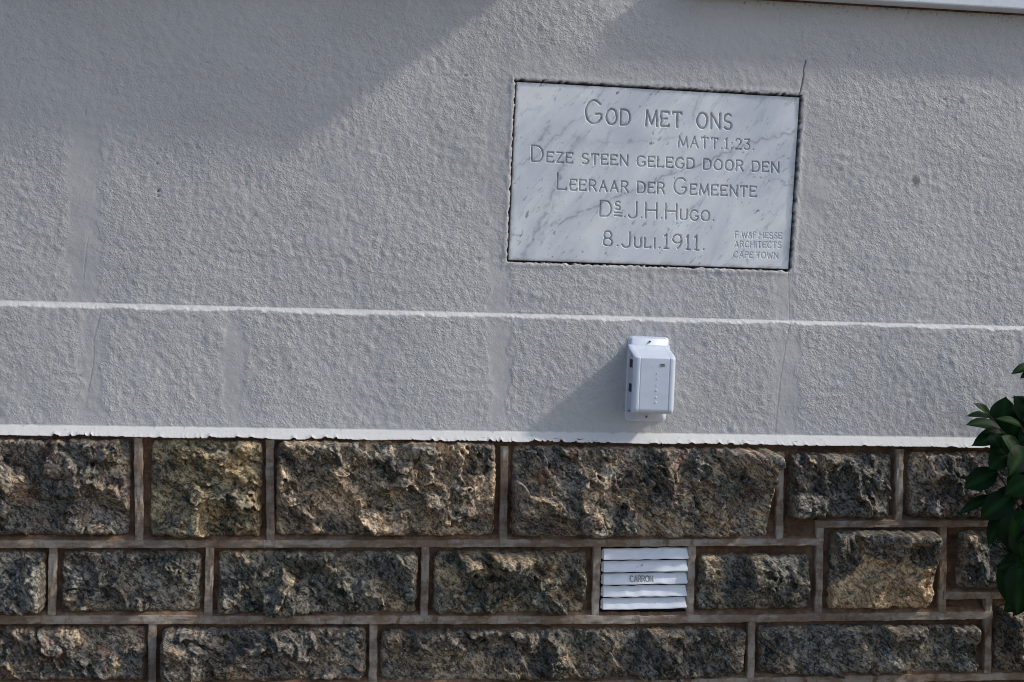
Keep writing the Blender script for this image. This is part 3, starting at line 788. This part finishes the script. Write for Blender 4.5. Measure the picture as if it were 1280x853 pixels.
for zf in (.80, .40):
    zz = zc0 + (zc1 - zc0) * zf
    bm = bmesh.new(); box(bm, -BW / 2 + .0014, -BW / 2 + .012, -(BDEP - .012), -(BDEP - .012) + .046, zz - .0105, zz + .0105, .0008, 1)
    bm_obj('port', bm, BLACK, body)
for zz, xo in ((BH - .0125, .002), (.0125, .0015)):
    bm = bmesh.new()
    bmesh.ops.create_cone(bm, cap_ends=True, segments=14, radius1=.0030, radius2=.0024, depth=.0024, matrix=Matrix.Translation((xo, -.0082, zz)) @ Matrix.Rotation(math.pi / 2, 4, 'X'))
    box(bm, xo - .0026, xo + .0026, -.0098, -.0090, zz - .0004, zz + .0004)
    bm_obj('screw', bm, STEEL, nb)
# printed mark: two rows of short dark bars
bm = bmesh.new()
mz = zc0 + (zc1 - zc0) * .80; yy = -(BDEP + .0006)
for (a, b, z) in ((.014, .0185, 1), (.0195, .0245, 1), (.014, .0175, -1), (.0185, .0215, -1), (.0225, .0245, -1), (.0140, .0245, 0)):
    hgt_ = .0009 if z else .0004
    box(bm, a, b, yy, yy + .002, mz + z * .0024 - hgt_, mz + z * .0024 + hgt_)
box(bm, .0275, .0285, yy, yy + .002, mz - .0022, mz - .0012)
bm_obj('printed_mark', bm, DARKMARK, cover)
for zf in (.66, .575, .47, .38, .27, .19):
    bm = bmesh.new()
    bmesh.ops.create_cone(bm, cap_ends=True, segments=3 if zf > .4 else 8, radius1=.0034, radius2=.0018, depth=.0014, matrix=Matrix.Translation((.0055, -BDEP + .0004, zc0 + (zc1 - zc0) * zf)) @ Matrix.Rotation(math.pi / 2, 4, 'X'))
    bm_obj('indicator', bm, PLASTIC, cover)

# ------------------------------------------------------------------ shrub
def leaf_mesh(name, k):
    """obovate leaf along +X, length 1, folded on the midrib, drooping tip"""
    r = np.random.default_rng(500 + k)
    n = 9; t = np.linspace(0, 1, n)
    wv = .30 * np.sin(np.pi * np.clip(t ** (.80 + .12 * k), 0, 1)) ** .75 * (1 - .15 * t) + .004
    bend = (-.10 - .06 * k) * t ** 2 + .04 * np.sin(t * 3)
    cols = np.array([-1, -.72, -.38, -.07, .07, .38, .72, 1])
    Xl = np.repeat(t[None], 8, 0) + 0; Yl = cols[:, None] * wv[None]
    Zl = bend[None] + .26 * np.abs(Yl) - .35 * Yl ** 2 + .012 * np.sin(9 * t[None] + 3 * cols[:, None] + k)
    Xl = Xl - .05 * np.abs(cols[:, None])
    rib = np.repeat((np.abs(cols) < .1).astype(float)[:, None], n, 1)
    o = grid_obj(name, Xl, Yl, Zl, LEAF, None, dict(rib=rib))
    me = o.data; bpy.data.objects.remove(o); return me
LM = [leaf_mesh('leaf', k) for k in range(4)]
SY = -.34
sc = P(1318, 640, SY)
shrub = empty('leafy_shrub', (sc[0] + .04, SY, 0))
tag(shrub, 'dark green glossy-leaved shrub growing in front of the stone plinth', 'shrub')
root = np.array([sc[0] + .04, SY, 0])
def add_leaf(base, tip, nrm, k, wmul=1.0):
    ax = Vector(tip) - Vector(base); L = ax.length; ax.normalize()
    nv = Vector(nrm); nv = (nv - ax * nv.dot(ax))
    if nv.length < 1e-3: nv = Vector((0, 0, 1)).cross(ax)
    nv.normalize(); sv = nv.cross(ax)
    m4 = Matrix.Identity(4)
    for i in range(3):
        m4[i][0] = ax[i] * L; m4[i][1] = sv[i] * L * wmul * 1.25; m4[i][2] = nv[i] * L; m4[i][3] = base[i] - root[i]
    o = bpy.data.objects.new('leaf', LM[k % 4]); COL.objects.link(o); o.parent = shrub
    o.matrix_local = m4
    return o
stems = []
explicit = [  # base px, tip px, depth, normal, width
    ((1236, 521), (1208, 518), -.33, (-.2, -.5, .8), .62), ((1238, 520), (1220, 502), -.36, (.2, -.6, .7), .85), ((1250, 536), (1260, 496), -.32, (-.2, -1, .2), 1.25),
    ((1250, 536), (1214, 522), -.38, (.1, -.6, .8), .62), ((1276, 532), (1245, 521), -.42, (.1, -.5, .9), .75), ((1256, 541), (1216, 554), -.37, (-.3, -.8, .5), .70),
    ((1254, 547), (1288, 585), -.44, (.3, -.7, .6), .95), ((1246, 590), (1207, 607), -.36, (-.3, -.9, .4), .95), ((1240, 622), (1197, 641), -.35, (-.3, -.7, .6), .42),
    ((1252, 640), (1235, 682), -.35, (-.5, -.9, .2), .60), ((1265, 618), (1226, 648), -.40, (-.3, -.9, .3), .95), ((1266, 690), (1258, 758), -.35, (-.6, -.8, .1), .70),
    ((1275, 705), (1272, 772), -.38, (-.3, -1, .1), .80), ((1292, 458), (1265, 464), -.35, (0, -.6, .8), .60), ((1290, 462), (1276, 472), -.36, (0, -.8, .6), .60),
    ((1286, 530), (1274, 494), -.36, (.1, -1, .3), .95), ((1262, 560), (1236, 588), -.39, (-.3, -.9, .3), 1.1), ((1270, 640), (1262, 690), -.41, (-.2, -1, .2), 1.1),
    ((1268, 655), (1284, 700), -.40, (.1, -1, .2), 1.1), ((1250, 560), (1238, 540), -.40, (-.2, -1, .3), 1.0), ((1285, 600), (1255, 620), -.43, (0, -1, .4), 1.1),
    ((1262, 545), (1240, 572), -.38, (-.3, -.9, .4), 1.1), ((1275, 575), (1246, 560), -.40, (-.1, -1, .4), 1.1), ((1270, 610), (1246, 634), -.37, (-.3, -1, .2), 1.1),
    ((1282, 655), (1254, 652), -.37, (-.2, -1, .3), 1.0), ((1278, 690), (1262, 722), -.36, (-.3, -1, .2), 1.0), ((1272, 520), (1262, 560), -.35, (-.1, -1, .3), 1.2), ((1290, 580), (1268, 625), -.40, (0, -1, .2), 1.2),
    ((1280, 560), (1262, 596), -.45, (.1, -1, .4), 1.0), ((1288, 640), (1266, 662), -.42, (0, -1, .3), 1.0), ((1290, 720), (1276, 752), -.36, (-.2, -1, .2), 1.0)]
for i, (b, t_, y, nv, wm) in enumerate(explicit):
    bp = P(*b, y); tp = P(*t_, y - random.uniform(-.012, .03))
    add_leaf(bp, tp, nv, i, wm); stems.append(bp)
rl = random.Random(9)
cnt = 0
while cnt < 300:                                       # the body of the bush, mostly beyond the right edge
    a, b, c_ = rl.gauss(0, 1), rl.gauss(0, 1), rl.gauss(0, 1); n_ = math.sqrt(a * a + b * b + c_ * c_) or 1
    rad = rl.random() ** .45
    p = np.array([sc[0] + .055 + a / n_ * rad * .17, SY - .02 + b / n_ * rad * .15, 1.0 + c_ / n_ * rad * .36])
    lim = P(1252, 560, p[1])[0] + max(0, .79 - p[2]) * .3 + max(0, p[2] - 1.14) * .35
    if p[0] < lim + .012: continue
    d = np.array([a / n_ + rl.gauss(0, .4), b / n_ + rl.gauss(0, .4) - .2, c_ / n_ * .5 - .15 + rl.gauss(0, .35)]); d /= np.linalg.norm(d)
    L = rl.uniform(.066, .096)
    tip = p + d * L
    if tip[0] < lim - .004: continue
    add_leaf(p, tip, (rl.gauss(0, .4), -.5 + rl.gauss(0, .3), .9), rl.randrange(4), rl.uniform(.7, 1.1)); cnt += 1
    if cnt % 6 == 0: stems.append(p)
def tube(bm, p, q, r0, r1, n=6):
    p, q = Vector(p), Vector(q); d = (q - p); L = d.length
    if L < 1e-4: return
    m4 = Matrix.Translation((p + q) / 2) @ d.to_track_quat('Z', 'Y').to_matrix().to_4x4()
    bmesh.ops.create_cone(bm, cap_ends=True, segments=n, radius1=r0, radius2=r1, depth=L, matrix=m4)
bm = bmesh.new()
fork = [np.array([.0, 0, .02]), np.array([.02, .01, .30]), np.array([.0, .0, .55])]
tube(bm, fork[0] - np.array([0, 0, .06]), fork[1], .019, .015, 9); tube(bm, fork[1], fork[2], .015, .010, 8)
bm_obj('stem', bm, BARK, shrub, True)
bm = bmesh.new()
for sp in stems:
    q = sp - root; h0 = max(.3, min(1.1, q[2] - .22))
    p0 = np.array([.01, .0, h0]) * (1, 1, 1); midp = (p0 + q) / 2 + np.array([0, 0, -.03])
    tube(bm, p0, midp, .004, .003, 5); tube(bm, midp, q, .003, .0018, 5)
tube(bm, fork[2], np.array([.01, 0, 1.12]), .010, .004, 7)
bm_obj('branches', bm, BARK, shrub, True)
